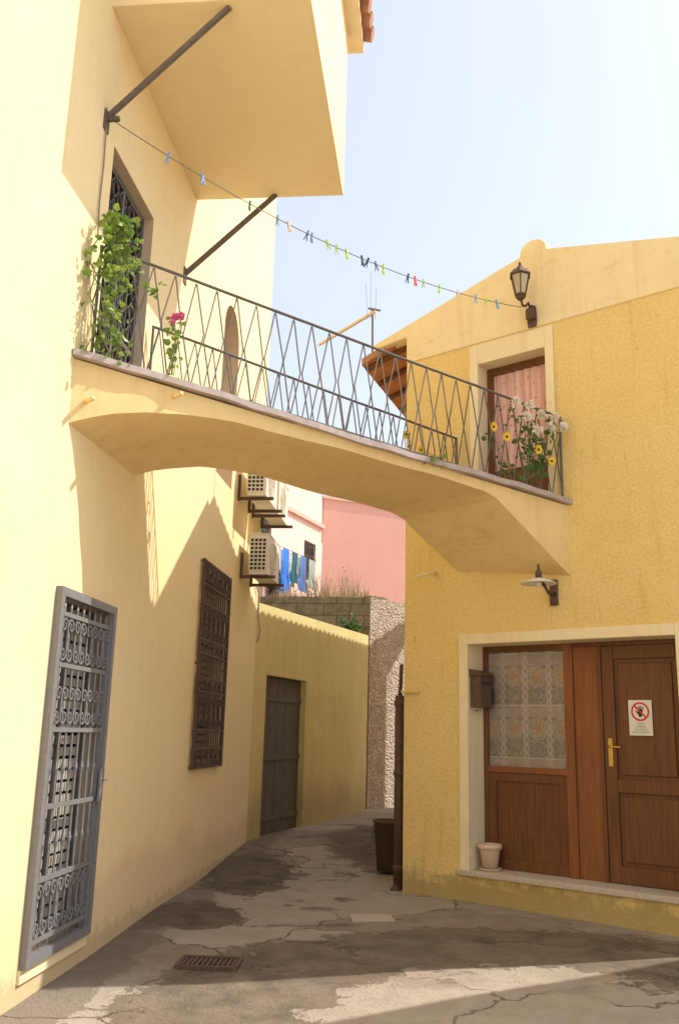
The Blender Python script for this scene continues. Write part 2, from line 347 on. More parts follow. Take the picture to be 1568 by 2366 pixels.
# ------------------------------------------------------------------ ground
def gz(x,y):
    def ss(a,b_,t): t=max(0,min(1,(t-a)/(b_-a))); return t*t*(3-2*t)
    return .04+.07*ss(5,9.5,y)+.14*ss(9.5,13,y)+.10*ss(13,20,y)+.03*ss(0,3,x)
xs=[-300,-80,-30,-12]+[-6+.4*i for i in range(36)]+[12,30,80,300]; ys=[-300,-80,-30,-12,-6]+[-2+.4*i for i in range(64)]+[30,45,80,300]
mb=MB(); 
for y in ys:
    for x in xs: mb.v.append((x,y,gz(x,y)+(.012*math.sin(x*2.1+y)*math.sin(y*1.3) if 2<y<12 and abs(x)<4 else 0)))
nx=len(xs)
for j in range(len(ys)-1):
    for i in range(nx-1): mb.f.append((j*nx+i,j*nx+i+1,(j+1)*nx+i+1,(j+1)*nx+i)); mb.m.append(0)
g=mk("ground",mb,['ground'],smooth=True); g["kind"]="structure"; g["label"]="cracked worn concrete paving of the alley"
# drain cover
mb=MB(); z=.050
Fd=Matrix.Translation((-.80,6.72,0))@Matrix.Rotation(math.radians(-3),4,'Z')
mb.box(-.21,.21,-.15,-.125,z-.03,z+.03);mb.box(-.21,.21,.125,.15,z-.03,z+.03);mb.box(-.21,-.185,-.125,.125,z-.03,z+.03);mb.box(.185,.21,-.125,.125,z-.03,z+.03)
mb.box(-.185,.185,-.125,.125,z-.03,z+.005,1)
for i in range(11): mb.box(-.18+.034*i,-.163+.034*i,-.12,.12,z+.003,z+.024)
thing("drain_cover",mb,['rust','dark'],"rusty slotted iron drain cover set in concrete","drain cover",Fd)
mb=MB(); mb.box(-.18,.18,-.13,.13,.02,.105)
thing("inspection_slab",mb,['slab'],"pale stone inspection slab set in the paving","slab",Matrix.Translation((.36,8.25,0))@Matrix.Rotation(.1,4,'Z'),bevel=.006)
# ------------------------------------------------------------------ left house
LH=root("yellow_house","tall pale yellow plastered house with overhanging room","house",FL)
mb=MB(); H=10.6
holes=[(.18,1.12,.28,2.42,.18),(3.72,4.80,1.30,3.22,.18),(.38,1.37,3.95,5.80,.16),(4.03,4.81,4.35,6.48,.34)]
mb.wall(-9,6.74,-.2,H,holes,0,0,1)
x0,x1=4.03,4.81; cx=(x0+x1)/2; r=(x1-x0)/2; zt=6.48; pts=[(cx+r*math.cos(math.pi*k/16),zt-r+r*math.sin(math.pi*k/16)) for k in range(17)]
for k in range(16):
    a=pts[k];b_=pts[k+1]
    mb.poly([(a[0],0,a[1]),(a[0],0,zt),(b_[0],0,zt),(b_[0],0,b_[1])],0)
    mb.poly([(a[0],0,a[1]),(b_[0],0,b_[1]),(b_[0],.34,b_[1]),(a[0],.34,a[1])],1)
mb.poly([(6.74,0,-.2),(6.74,7,-.2),(6.74,7,H),(6.74,0,H)]); mb.poly([(-9,0,-.2),(-9,0,H),(-9,7,H),(-9,7,-.2)])
mb.poly([(-9,7,-.2),(-9,7,H),(6.74,7,H),(6.74,7,-.2)]); mb.poly([(-9,0,H),(6.74,0,H),(6.74,7,H),(-9,7,H)])
part(LH,"wall",mb,['L','jamb'])
mb=MB(); mb.box(.10,2.61,-1.47,0,6.78,8.62); mb.box(.10,2.61,-1.47,-.001,6.774,6.779,1)
rm=part(LH,"overhanging_room",mb,['L','soff'],label="overhanging upper room with smooth cream underside")
mb=MB()
mb.box(-.3,2.85,-1.62,.0,8.62,8.70,1)
for i in range(16):
    x=-.25+i*.2; mb.tube([(x,-1.72,8.76),(x,-.2,9.12)],.08,8)
mb.box(-.3,2.85,-1.62,-1.56,8.70,8.78)
part(LH,"roof_eave",mb,['tile','cream'],label="terracotta tiled eave")
for (s0,z0,s1,o1) in ((.18,5.88,.17,.86),(2.36,5.82,2.57,.80)):
    mb=MB(); mb.tube([(s0,.0,z0),(s1,-o1,6.775)],.026,6); mb.box(s0-.045,s0+.045,-.012,-.001,z0-.10,z0+.06)
    if s0<1: mb.box(s0-.015,s0+.015,-.10,-.01,z0-.02,z0+.01)
    part(LH,"strut",mb,['strut'])
# gate door
gd=MB(); gd.box(.18,1.12,.17,.2,.28,2.42,1)
for k in range(27): gd.box(.20,1.10,.12,.145,.33+k*.077,.33+k*.077+.055,0)
gd.box(.62,.68,.10,.15,.30,2.40,2); gd.box(.18,.24,.10,.15,.30,2.40,2); gd.box(1.06,1.12,.10,.15,.30,2.40,2)
part(LH,"inner_door",gd,['blind','dark','greydoor'])
gt=MB(); y=-.01
gt.box(.13,.185,-.045,.02,.24,2.46); gt.box(1.10,1.155,-.045,.02,.24,2.46); gt.box(.185,1.10,-.045,.02,2.405,2.46); gt.box(.185,1.10,-.045,.02,.24,.295)
gt.box(.185,.215,-.03,.01,.295,2.405); gt.box(1.07,1.10,-.03,.01,.295,2.405)
for z in (.36,.70,1.12,1.58,1.98,2.30): gt.box(.215,1.07,-.025,.005,z-.014,z+.014)
nb=8
for i in range(nb):
    x=.215+(i+.5)*.855/nb
    gt.tube([(x,y,.37),(x,y,.70),(x,y,.86),(x,y,.90),(x,y,.94),(x,y,1.30),(x,y,1.34),(x,y,1.38),(x,y,1.58),(x,y,2.30)],[.009,.009,.009,.017,.009,.009,.017,.009,.009,.009],6)
    gt.tube([(x,y,2.30),(x,y,2.35),(x+.01,y,2.385)],[.008,.012,.003],5); gt.tube([(x,y,.30),(x,y,.36)],[.003,.01],5)
scrollband(gt,.215,1.07,.37,.69,4,y-.012,.0075); scrollband(gt,.215,1.07,1.99,2.29,4,y-.012,.0075); scrollband(gt,.215,1.07,1.60,1.86,4,y-.012,.0075)
gate=part(LH,"gate",gt,['grey'],label="grey wrought iron security gate with scrolls")
mb=MB(); mb.box(1.05,1.12,-.06,-.045,1.10,1.32); mb.tube([(1.085,-.06,1.25),(1.085,-.10,1.25),(1.00,-.10,1.25)],.008,6); part(gate,"handle",mb,['grey'])
# window grille
wn=MB(); wn.box(3.72,4.80,.14,.18,1.30,3.22,0)
for x in (3.76,4.24,4.76): wn.box(x-.04,x+.04,.10,.14,1.30,3.22,1)
for k in range(24): wn.box(3.80,4.72,.11,.135,1.33+k*.078,1.33+k*.078+.055,1)
win=part(LH,"window",wn,['dark','shut'])
wg=MB(); y=-.035
for x in (3.64,4.88): wg.box(x-.014,x+.014,y-.014,y+.014,1.22,3.31)
for z in (1.235,1.42,1.60,1.98,2.12,2.36,2.50,2.86,3.06,3.295): wg.box(3.64,4.88,y-.012,y+.012,z-.011,z+.011)
for i in range(11):
    x=3.64+(i+1)*1.24/12; wg.tube([(x,y,1.23),(x,y,3.30)],.0085,4)
for (a,b_) in ((1.24,1.42),(1.99,2.11),(2.37,2.49),(3.07,3.29),(1.62,1.95),(2.52,2.85)): scrollband(wg,3.64,4.88,a,b_,6,y-.013,.007)
for x in (3.64,4.88):
    for z in (1.24,2.25,3.29): wg.box(x-.01,x+.01,y,0.0,z-.01,z+.01)
part(win,"grille",wg,['rust'],label="rusted ornamental iron window grille")
# balcony door on left house
bd=MB(); bd.box(.38,1.37,.15,.18,3.95,5.80,0); part(LH,"balcony_opening",bd,['dark'])
bg=MB(); y=.10
for x in (.40,.87,1.35): bg.box(x-.022,x+.022,y-.02,y+.02,3.98,5.78)
for z in (4.0,4.55,5.2,5.76): bg.box(.40,1.35,y-.018,y+.018,z-.02,z+.02)
for i in range(9):
    x=.40+(i+1)*.095; bg.tube([(x,y,4.0),(x,y,5.76)],.008,4)
for i in range(5):
    for j in range(9):
        cx=.49+i*.19; cz=4.1+j*.195; bg.tube([(cx,y-.012,cz-.09),(cx+.08,y-.012,cz),(cx,y-.012,cz+.09),(cx-.08,y-.012,cz),(cx,y-.012,cz-.09)],.008,4)
part(LH,"balcony_door",bg,['iron'],label="dark iron lattice balcony door")
mb=MB(); mb.box(4.03,4.81,.30,.33,4.35,6.48,0)
for x in (4.06,4.42,4.78): mb.box(x-.03,x+.03,.27,.30,4.35,6.46,0)
part(LH,"arched_shutter",mb,['shut'])
mb=MB(); mb.tube([(.17,-.012,5.8),(.19,-.012,5.5),(.18,-.012,5.2),(.21,-.012,4.95)],.006,5); part(LH,"wall_cable",mb,['cord'])
mb=MB(); mb.box(.12,1.16,-.02,.05,.16,.238); part(LH,"door_sill",mb,['cream'],bevel=.006)
# ------------------------------------------------------------------ low wall with old door
LW=root("garden_wall","weathered low yellow wall with recessed old door","wall",FY)
mb=MB(); mb.wall(0,4.90,-.2,3.28,[(.42,1.90,.2,2.36,.14)],0,0,0)
mb.poly([(0,0,3.28),(4.9,0,3.28),(4.9,0,3.37),(0,0,3.30)]); mb.poly([(0,0,3.30),(4.9,0,3.37),(4.9,.3,3.37),(0,.3,3.30)])
mb.poly([(0,.3,-.2),(0,.3,3.30),(4.9,.3,3.37),(4.9,.3,-.2)]); mb.poly([(4.9,0,-.2),(4.9,.3,-.2),(4.9,.3,3.37),(4.9,0,3.37)])
part(LW,"wall",mb,['Y'])
mb=MB(); mb.box(.42,1.90,.10,.13,.24,2.36)
for i in range(5): mb.box(.44+.29*i,.715+.29*i,.085,.10,.26,2.34)
mb.box(.44,1.88,.07,.085,1.22,1.30); mb.box(.44,1.88,.07,.085,.42,.50); mb.box(.44,1.88,.07,.085,2.02,2.10)
mb.tube([(1.2,.085,1.36),(1.2,.04,1.36),(1.2,.04,1.5),(1.2,.085,1.5)],.008,5)
part(LW,"door",mb,['greydoor'],label="old grey wooden plank door",bevel=.004)
# ------------------------------------------------------------------ block wall / pebble wall
mb=MB(); P=[(.62,16.85),(2.6,18.9),(2.0,22),(-3.6,21),(-3.2,17.25)]; zt=4.08
for i,(a,b_) in enumerate(zip(P,P[1:]+P[:1])):
    mi=1 if i==0 else 0
    mb.poly([(a[0],a[1],-.2),(b_[0],b_[1],-.2),(b_[0],b_[1],zt),(a[0],a[1],zt)],mi)
mb.poly([(x,y,zt) for x,y in P],0)
for a,b_ in ((P[4],P[0]),(P[0],P[1])):
    d=(Vector(b_)-Vector(a)); n=int(d.length/.5)
    for k in range(n):
        if random.random()<.2: continue
        p=Vector(a)+d*((k+.5)/n); q=d.normalized(); w=Vector((-q.y,q.x)); h=U(.01,.06)
        c=[p-q*.23+w*.02,p+q*.23+w*.02,p+q*.23+w*.22,p-q*.23+w*.22]
        mb.loft([(x.x,x.y,zt) for x in c],[(x.x,x.y,zt+h) for x in c],0,True); mb.poly([(x.x,x.y,zt+h) for x in c],0)
thing("block_outbuilding",mb,['block','pebble'],"grey concrete block outbuilding with rough pebble-dashed side","outbuilding",W,(0,17,0))
mb=MB()
for i in range(420):
    t=rnd()**.7; p=Vector((-1.6+2.2*t,17.3-.3*t+U(0,.8),4.1)); h=U(.1,.5)*(1.3 if .45<t<.9 else .6); d=Vector((U(-.3,.3),U(-.3,.3),1)); w=.006
    q=p+d*h; mb.poly([p-Vector((w,0,0)),p+Vector((w,0,0)),q],0)
    if rnd()<.3: mb.leaf(q,U(.02,.05),0)
thing("dry_weeds",mb,['dry'],"dry weeds growing on top of the block wall","weeds",W,(0,17,4.1),kind="stuff")
mb=MB()
for i in range(220):
    p=Vector((.30+U(-.35,.2)*U(.3,1),16.72+U(-.1,.05),3.45+U(-.25,.35)*U(.2,1))); mb.leaf(p,U(.04,.09),0)
thing("ivy",mb,['leafd'],"small green ivy clump behind the low wall","plant",W,(.35,16.75,3.3),kind="stuff")
# ------------------------------------------------------------------ pink houses
A=Vector((-3.05,20.0)); B=Vector((-.5,26)); 
ang=math.atan2(B.x-A.x,B.y-A.y); FP=frame(A,ang); Lp=(B-A).length
PH=root("pink_house","light pink house with barred windows","house",FP)
ph=[(5.35,6.1,5.75,6.85),(2.6,3.3,6.3,7.1),(3.2,3.9,4.2,5.4)]
mb=MB(); mb.wall(0,Lp,-.2,8.36,[h+(.12,) for h in ph],0,0,0); mb.poly([(0,0,8.36),(Lp,0,8.36),(Lp,6,8.36),(0,6,8.36)]); mb.poly([(0,0,-.2),(0,6,-.2),(0,6,8.36),(0,0,8.36)]); mb.poly([(Lp,0,-.2),(Lp,6,-.2),(Lp,6,8.36),(Lp,0,8.36)])
part(PH,"wall",mb,['pinkL'])
mb=MB(); mb.box(.0,Lp,-.10,0,7.40,7.52); part(PH,"ledge",mb,['pinkS'],bevel=.01)
for (a,b_,c,d) in ph:
    mb=MB(); mb.box(a,b_,.09,.12,c,d,0); mb.box(a,a+.06,.05,.09,c,d,1);mb.box(b_-.06,b_,.05,.09,c,d,1);mb.box(a,b_,.05,.09,d-.06,d,1)
    for k in range(6): x=a+(k+.5)*(b_-a)/6; mb.tube([(x,-.02,c),(x,-.02,d)],.012,4,2)
    for k in range(4): z=c+(k+.5)*(d-c)/4; mb.tube([(a,-.02,z),(b_,-.02,z)],.01,4,2)
    part(PH,"window",mb,['dark','wood','iron'])
C=Vector((5.0,28.4)); ang=math.atan2(C.x-B.x,C.y-B.y); FS=frame((B.x+.02,B.y),ang); Ls=(C-B).length
SH=root("salmon_house","salmon pink plastered house wall behind the alley","house",FS)
mb=MB(); mb.wall(0,Ls,-.2,8.34,[(4.4,5.2,4.5,6,.12)],0,0,0); mb.poly([(0,0,8.34),(Ls,0,8.34),(Ls,6,8.34),(0,6,8.34)]); mb.poly([(Ls,0,-.2),(Ls,6,-.2),(Ls,6,8.34),(Ls,0,8.34)])
part(SH,"wall",mb,['pinkS']); mb=MB(); mb.box(4.4,5.2,.08,.12,4.5,6); part(SH,"window",mb,['dark'])
mb=MB(); mb.box(-.03,Ls,-.05,.15,8.34,8.42); part(SH,"coping",mb,['pinkL'])
# laundry
LR=root("drying_rack","wall bracket drying line outside the pink house","drying rack",FP,(3.6,0,6.15))
mb=MB()
for s in (2.2,5.0): mb.tube([(s,0,6.15),(s,-.55,6.15)],.012,5); mb.tube([(s,0,5.9),(s,-.4,6.15)],.008,5)
for o_ in (.30,.50): mb.tube([(2.2,-o_,6.15),(5.0,-o_,6.15)],.006,4)
part(LR,"frame",mb,['iron'])
cols=[(.55,.60,.55),(.03,.10,.16),(.05,.16,.50),(.04,.18,.58),(.13,.30,.58),(.02,.10,.14),(.60,.56,.46),(.08,.16,.38),(.20,.28,.22),(.30,.36,.30)]
kinds=["towel","shirt","shirt","shirt","trousers","shirt","towel","shirt","towel","shirt"]
for i,c in enumerate(cols):
    mm=simple("cloth_%d"%i,c,.9,0,.35,14,0); s=2.42+i*.265; w=.36; h=[.75,1.0,.95,1.05,1.1,.8,.85,.95,.75,.8][i]; mb=MB(); nx_=8;nz_=8; o_=.50 if i%2 else .30
    def col_w(t):
        if kinds[i]=="shirt": return 1.0 if t<.72 else 1.55
        return 1.0
    rows=[]
    for k in range(nz_+1):
        t=k/nz_; rows.append([(s+(j/nx_-.5)*w*col_w(t),-o_+.035*math.sin(j*1.7+k*.3+i)*t,6.15-h*t) for j in range(nx_+1)])
    for k in range(nz_):
        for j in range(nx_):
            if kinds[i]=="trousers" and k>2 and j==nx_//2: continue
            mb.poly([rows[k][j],rows[k][j+1],rows[k+1][j+1],rows[k+1][j]])
    lab={"towel":"pale towel hanging on the drying line","shirt":"blue shirt hanging upside down on the drying line","trousers":"blue trousers hanging on the drying line"}[kinds[i]]
    thing(kinds[i],mb,[mm],lab,"laundry",FP,(s,-o_,6.15),smooth=True,group="laundry on the drying line")
# ------------------------------------------------------------------ right house
RH=root("ochre_house","ochre stucco gabled house with brown wooden doors","house",FF)
DEP=9.0; XE=3.34
mb=MB(); x0,x1=-.03,XE; vx,vy=-.333*DEP,.944*DEP
mb.wall(x0,x1,-.2,5.62,[(.73,2.75,.36,2.48,.33),(.88,1.64,3.80,5.38,.22)],0,0,1)
mb.poly([(x0,0,-.2),(x0+vx,vy,-.2),(x0+vx,vy,5.95),(x0,0,5.95)]); mb.poly([(x1,0,-.2),(x1+vx,vy,-.2),(x1+vx,vy,5.95),(x1,0,5.95)])
mb.poly([(x0+vx,vy,-.2),(x1+vx,vy,-.2),(x1+vx,vy,5.95),(1.54+vx,vy,6.45),(x0+vx,vy,5.95)])
part(RH,"wall",mb,['F','cream'])
mb=MB(); kn=[(1.54+.15*math.cos(a),6.47+.13*math.sin(a)) for a in [math.pi*k/12 for k in range(13)]]
pp=[(-.03,5.62),(XE,5.62),(XE,6.045),(1.69,6.45)]+kn[1:-1]+[(1.39,6.45),(-.50,5.955),(-.47,5.90),(-.03,5.93)]
mb.prism(pp,-.015,.22)
part(RH,"gable",mb,['gable'],label="smooth cream gable band with rounded knob",bevel=.012)
mb=MB()
def roofside(mb,sx,sz,ex,ez,mi,up):
    nd=int(DEP/.05); A_=[];B_=[]
    for k in range(nd+1):
        d=k*.05; o_=.045*abs(math.sin(math.pi*d/.2)) if up else 0
        A_.append((sx-.333*d,.05+.944*d,sz+o_)); B_.append((ex-.333*d,.05+.944*d,ez+o_))
    mb.loft(A_,B_,mi)
roofside(mb,1.54,6.44,-.71,5.86,0,True); roofside(mb,1.54,6.44,3.46,5.94,0,True)
roofside(mb,1.54,6.38,-.71,5.79,1,False); roofside(mb,1.54,6.38,3.46,5.87,1,False)
A_=[];B_=[]
for k in range(int(DEP/.05)+1):
    d=k*.05; A_.append((-.71-.333*d,.05+.944*d,5.79)); B_.append((-.71-.333*d,.05+.944*d,5.86+.045*abs(math.sin(math.pi*d/.2))))
mb.loft(A_,B_,0)
for k in range(18):
    d=.12+k*.48; mb.tube([(-.68-.333*d,.05+.944*d,5.77),(.1-.333*d,.05+.944*d,5.96)],.035,4,2)
mb.poly([(-.71,.05,5.79),(-.71,.05,5.87),(-.02,.05,6.05),(-.02,.05,5.96)],0)
part(RH,"roof",mb,['tile','orange','wood'])
mb=MB(); mb.box(.63,.73,-.02,.0,.36,2.58); mb.box(2.75,2.86,-.02,.0,.36,2.58); mb.box(.73,2.75,-.02,0,2.48,2.58)
part(RH,"door_surround",mb,['cream'],bevel=.006)
mb=MB(); mb.box(.60,2.90,-.05,.33,.355,.405); part(RH,"threshold",mb,['stone'],bevel=.008)
mb=MB(); y0=.27
mb.box(.73,.775,y0,.32,.405,2.48); mb.box(1.60,1.69,y0-.02,.32,.405,2.48,1); mb.box(.775,1.60,y0,.32,2.42,2.48); mb.box(.775,1.60,y0-.01,.32,1.28,1.335,1); mb.box(.775,1.60,y0+.025,.32,.405,1.28)
mb.box(.775,1.60,y0+.005,y0+.025,1.20,1.28); mb.box(.775,1.60,y0+.005,y0+.025,.405,.50); mb.box(.775,.86,y0+.005,y0+.025,.50,1.20); mb.box(1.52,1.60,y0+.005,y0+.025,.50,1.20)
wi=part(RH,"window",mb,['wood','wood2'],bevel=.004)
mb=MB(); mb.box(.775,1.60,.292,.296,1.335,2.42); part(wi,"pane",mb,['glass'])
mb=MB(); n=60; A_=[(.775+.825*k/n,.312+.006*math.sin(k*.9),1.335) for k in range(n+1)]; B_=[(a,b_,2.42) for a,b_,c in A_]; mb.loft(A_,B_); part(wi,"curtain",mb,['lace'],smooth=True,label="floral lace curtain")
mb=MB(); mb.box(.73,2.75,.325,.34,.40,2.48); part(wi,"backing",mb,['dark'])
mb=MB(); mb.box(1.69,1.945,.275,.32,.405,2.48); mb.box(1.93,1.965,.255,.275,.405,2.48,1); mb.box(1.69,2.75,.26,.275,2.44,2.48,1)
part(RH,"pillar",mb,['wood2','wood'],bevel=.004)
mb=MB(); dx0,dx1=1.965,2.748; y0=.27
mb.box(dx0,dx1,y0+.03,.32,.41,2.44)
mb.box(dx0,dx0+.11,y0,y0+.03,.41,2.44);mb.box(dx1-.11,dx1,y0,y0+.03,.41,2.44);mb.box(dx0+.11,dx1-.11,y0,y0+.03,2.32,2.44);mb.box(dx0+.11,dx1-.11,y0,y0+.03,1.16,1.27);mb.box(dx0+.11,dx1-.11,y0,y0+.03,.41,.55)
for (a,c) in ((1.30,2.29),(.58,1.13)): mb.box(dx0+.15,dx1-.15,y0+.012,y0+.03,a+.01,c-.01)
dr=part(RH,"door",mb,['wood'],bevel=.006)
mb=MB(); mb.box(2.005,2.045,.262,.270,1.38,1.62); mb.tube([(2.025,.262,1.55),(2.025,.215,1.55),(2.04,.21,1.55),(2.14,.212,1.545)],.009,8); mb.lathe([(.0,0),(.012,0),(.012,.01),(0,.01)],(2.025,.262,1.44),8)
part(dr,"handle",mb,['brass'])
mb=MB(); mb.box(.78,.88,-.018,0,3.80,5.60); mb.box(1.64,1.73,-.018,0,3.80,5.60); mb.box(.88,1.64,-.018,0,5.38,5.60)
part(RH,"balcony_surround",mb,['cream'],bevel=.006)
mb=MB(); y0=.17; mb.box(.88,.95,y0,.215,3.8,5.38);mb.box(1.57,1.64,y0,.215,3.8,5.38);mb.box(.95,1.57,y0,.215,5.30,5.38);mb.box(.95,1.57,y0,.215,3.8,4.25)
ud=part(RH,"balcony_door",mb,['wood'],bevel=.004)
mb=MB(); n=50; A_=[(.95+.62*k/n,.200+.006*math.sin(k*.8),4.25) for k in range(n+1)]; mb.loft(A_,[(a,b_,5.30) for a,b_,c in A_]); part(ud,"curtain",mb,['pcurt'],smooth=True,label="pink patterned curtain")
mb=MB(); mb.box(.88,1.64,.222,.23,3.8,5.38); part(ud,"backing",mb,['dark'])
mb=MB(); mb.box(-.05,.16,-.03,.0,2.02,2.045); part(RH,"corner_ledge",mb,['F'])
# drain pipe
mb=MB(); mb.tube([(.675,9.62,.12),(.675,9.62,2.0)],.048,10); mb.tube([(.68,9.62,2.0),(.69,9.62,2.32)],.02,8)
for z in (.3,1.2,1.9): mb.lathe([(.052,0),(.058,.01),(.058,.04),(.052,.05)],(.675,9.62,z),12)
mb.tube([(.675,9.62,.14),(.63,9.54,.10)],.048,8)
thing("drainpipe",mb,['rust'],"dark rusty drainpipe at the house corner","drainpipe",W,(.665,9.6,.1),smooth=True)
mb=MB(); mb.tube([(.36,0,3.22),(.34,-.10,3.21),(.30,-.26,3.15)],[.02,.018,.012],8); thing("overflow_spout",mb,['cream'],"small plastered overflow spout on the stucco wall","spout",FF,(.36,0,3.22),smooth=True)
BN=root("waste_bin","dark brown plastic bin beside the alley wall","bin",W,(.64,10.55,.18))
mb=MB(); mb.lathe([(0,0),(.13,0),(.17,.50),(.185,.50),(.185,.53),(.16,.53),(.13,.06),(0,.06)],(.64,10.55,.16),18); part(BN,"tub",mb,['rust'],smooth=True)
mb=MB(); mb.tube([(.64-.17,10.5,.64),(.64-.2,10.45,.56),(.64-.17,10.42,.48)],.01,6); part(BN,"handle",mb,['iron'])
MBX=root("mailbox","old dark metal mailbox on the door jamb","mailbox",FF,(.73,.12,1.86))
mb=MB(); mb.box(.735,.85,.02,.24,1.88,2.18); mb.prism([(.73,2.18),(.87,2.18),(.86,2.20),(.80,2.235),(.73,2.245)],.005,.255); part(MBX,"body",mb,['rust'],bevel=.006)
mb=MB(); mb.box(.85,.856,.05,.21,2.10,2.125); part(MBX,"slot",mb,['black'])
mb=MB(); mb.tube([(.80,.02,1.86),(.82,-.01,1.84),(.85,.0,1.86)],.006,5); part(MBX,"newspaper_hook",mb,['iron'])
PT=root("flower_pot","small cream clay pot with saucer on the threshold","flower pot",FF,(.86,.14,.405))
mb=MB(); mb.lathe([(0,.02),(.070,.02),(.095,.18),(.098,.185),(.113,.188),(.114,.228),(.102,.230),(.094,.19),(0,.185)],(.86,.14,.405),24); part(PT,"pot",mb,['pot'],smooth=True)
mb=MB(); mb.lathe([(0,0),(.095,0),(.112,.018),(.104,.02),(.088,.008),(0,.008)],(.86,.14,.405),24); part(PT,"saucer",mb,['pot'],smooth=True)
mb=MB(); mb.lathe([(0,.198),(.093,.198)],(.86,.14,.405),16); part(PT,"soil",mb,['soil'])
# sign
SG=root("prohibition_sign","white sign with red prohibition circle over a hand","sign",FF,(2.31,.268,1.65))
cx=2.31; mb=MB(); mb.box(cx-.105,cx+.105,.264,.268,1.65,1.955); part(SG,"plate",mb,['white'],bevel=.001)
mb=MB(); cz=1.855; R0,R1=.082,.066; n=40; y=.2625
a=[(cx+R0*math.cos(2*math.pi*k/n),y,cz+R0*math.sin(2*math.pi*k/n)) for k in range(n)]; b2=[(cx+R1*math.cos(2*math.pi*k/n),y,cz+R1*math.sin(2*math.pi*k/n)) for k in range(n)]
mb.loft(a,b2,0,True); q=.0075; dd=(.7071,-.7071); pe=(.7071,.7071)
mb.poly([(cx-dd[0]*.068+pe[0]*q,y-.0006,cz-dd[1]*.068+pe[1]*q),(cx-dd[0]*.068-pe[0]*q,y-.0006,cz-dd[1]*.068-pe[1]*q),(cx+dd[0]*.068-pe[0]*q,y-.0006,cz+dd[1]*.068-pe[1]*q),(cx+dd[0]*.068+pe[0]*q,y-.0006,cz+dd[1]*.068+pe[1]*q)])
part(SG,"red_ring",mb,['red'])
mb=MB(); y=.2632
def strip(p,q_,w0,w1):
    p=Vector(p);q_=Vector(q_);d=(q_-p).normalized();nn_=Vector((-d.y,d.x)); c=[p+nn_*w0,p-nn_*w0,q_-nn_*w1,q_+d*w1*.8,q_+nn_*w1]; mb.poly([(cx+t.x,y,cz+t.y) for t in c])
strip((0,-.045),(0,.008),.014,.022)
y=.2630
for fx,fy,tx,ty in ((-.016,.0,-.024,.036),(-.005,.004,-.008,.048),(.006,.004,.009,.047),(.017,.0,.025,.036)): strip((fx,fy),(tx,ty),.0052,.0045); y-=.00004
strip((-.014,-.02),(-.040,.006),.007,.0045)
part(SG,"hand_symbol",mb,['black'])
for k,(txt,sz) in enumerate((("VIETATO",.017),("L'INGRESSO",.017),("ALLE PERSONE",.017),("NON AUTORIZZATE",.017))):
    cu=bpy.data.curves.new("t",'FONT'); cu.body=txt; cu.size=sz; cu.align_x='CENTER'; to=bpy.data.objects.new("t",cu); sc.collection.objects.link(to)
    dg=bpy.context.evaluated_depsgraph_get(); me=bpy.data.meshes.new_from_object(to.evaluated_get(dg)); bpy.data.objects.remove(to)
    vv=[(cx+v.co.x,.2630,1.744-k*.0235+v.co.y) for v in me.vertices]; mb=MB(); mb.v=vv; mb.f=[tuple(p.vertices) for p in me.polygons]; mb.m=[0]*len(mb.f)
    part(SG,"lettering",mb,['black'])
# wall lamp (lower)
WL=root("wall_lamp","dark swan-neck wall lamp with flat enamel shade","wall lamp",FF,(1.66,0,2.92))
mb=MB(); mb.box(1.62,1.70,-.03,0,2.80,3.04); mb.lathe([(0,-.02),(.045,-.01),(.045,.02),(0,.03)],(1.66,-.03,2.92),12); part(WL,"mount",mb,['rust'],bevel=.01)
mb=MB(); mb.tube([(1.66,-.03,2.90),(1.66,-.12,2.90),(1.66,-.20,2.96),(1.66,-.27,3.03),(1.66,-.31,3.06)],.014,8); mb.lathe([(.0,.0),(.03,0),(.03,.07),(.014,.09),(.010,.14),(0,.15)],(1.66,-.31,3.0),12); part(WL,"arm",mb,['rust'],smooth=True)
mb=MB(); mb.lathe([(.03,.045),(.06,.035),(.155,.0),(.16,-.008),(.15,-.006),(.05,.022),(0,.024)],(1.66,-.31,2.97),28); part(WL,"shade",mb,['white'],smooth=True)
mb=MB(); mb.lathe([(0,-.035),(.018,-.03),(.026,-.01),(.018,.015),(0,.02)],(1.66,-.31,2.97),12); part(WL,"bulb",mb,['white'],smooth=True)
# lantern (upper)
LN=root("wall_lantern","black wrought iron wall lantern under the gable","wall lantern",FF,(1.52,0,5.75))
mb=MB(); mb.prism([(1.475,5.62),(1.565,5.62),(1.575,5.70),(1.565,5.84),(1.52,5.87),(1.475,5.84),(1.465,5.70)],-.035,-.016); mb.lathe([(0,0),(.05,.02),(.05,.12),(0,.14)],(1.52,-.06,5.68),10); part(LN,"mount",mb,['rust'],bevel=.008)
mb=MB(); mb.tube([(1.52,-.04,5.80),(1.52,-.10,5.86),(1.52,-.16,5.80),(1.52,-.22,5.78),(1.52,-.26,5.84)],.013,8); mb.lathe([(0,0),(.03,.0),(.05,.03),(0,.05)],(1.52,-.26,5.83),12); part(LN,"bracket",mb,['rust'],smooth=True)
mb=MB(); mb.lathe([(.052,.0),(.095,.20)],(1.52,-.26,5.88),6,0)
for j in range(6):
    a=2*math.pi*j/6; mb.tube([(1.52+.054*math.cos(a),-.26+.054*math.sin(a),5.88),(1.52+.097*math.cos(a),-.26+.097*math.sin(a),6.08)],.007,4,1)
part(LN,"lantern_glass",mb,[simple("amber_glass",(.50,.42,.28),.2,0,.2,8,0),'rust'])
mb=MB(); mb.lathe([(.11,0),(.115,.015),(.07,.07),(.035,.09),(.03,.11),(.012,.12),(.018,.14),(.005,.165),(0,.17)],(1.52,-.26,6.08),6); part(LN,"cap",mb,['rust'])
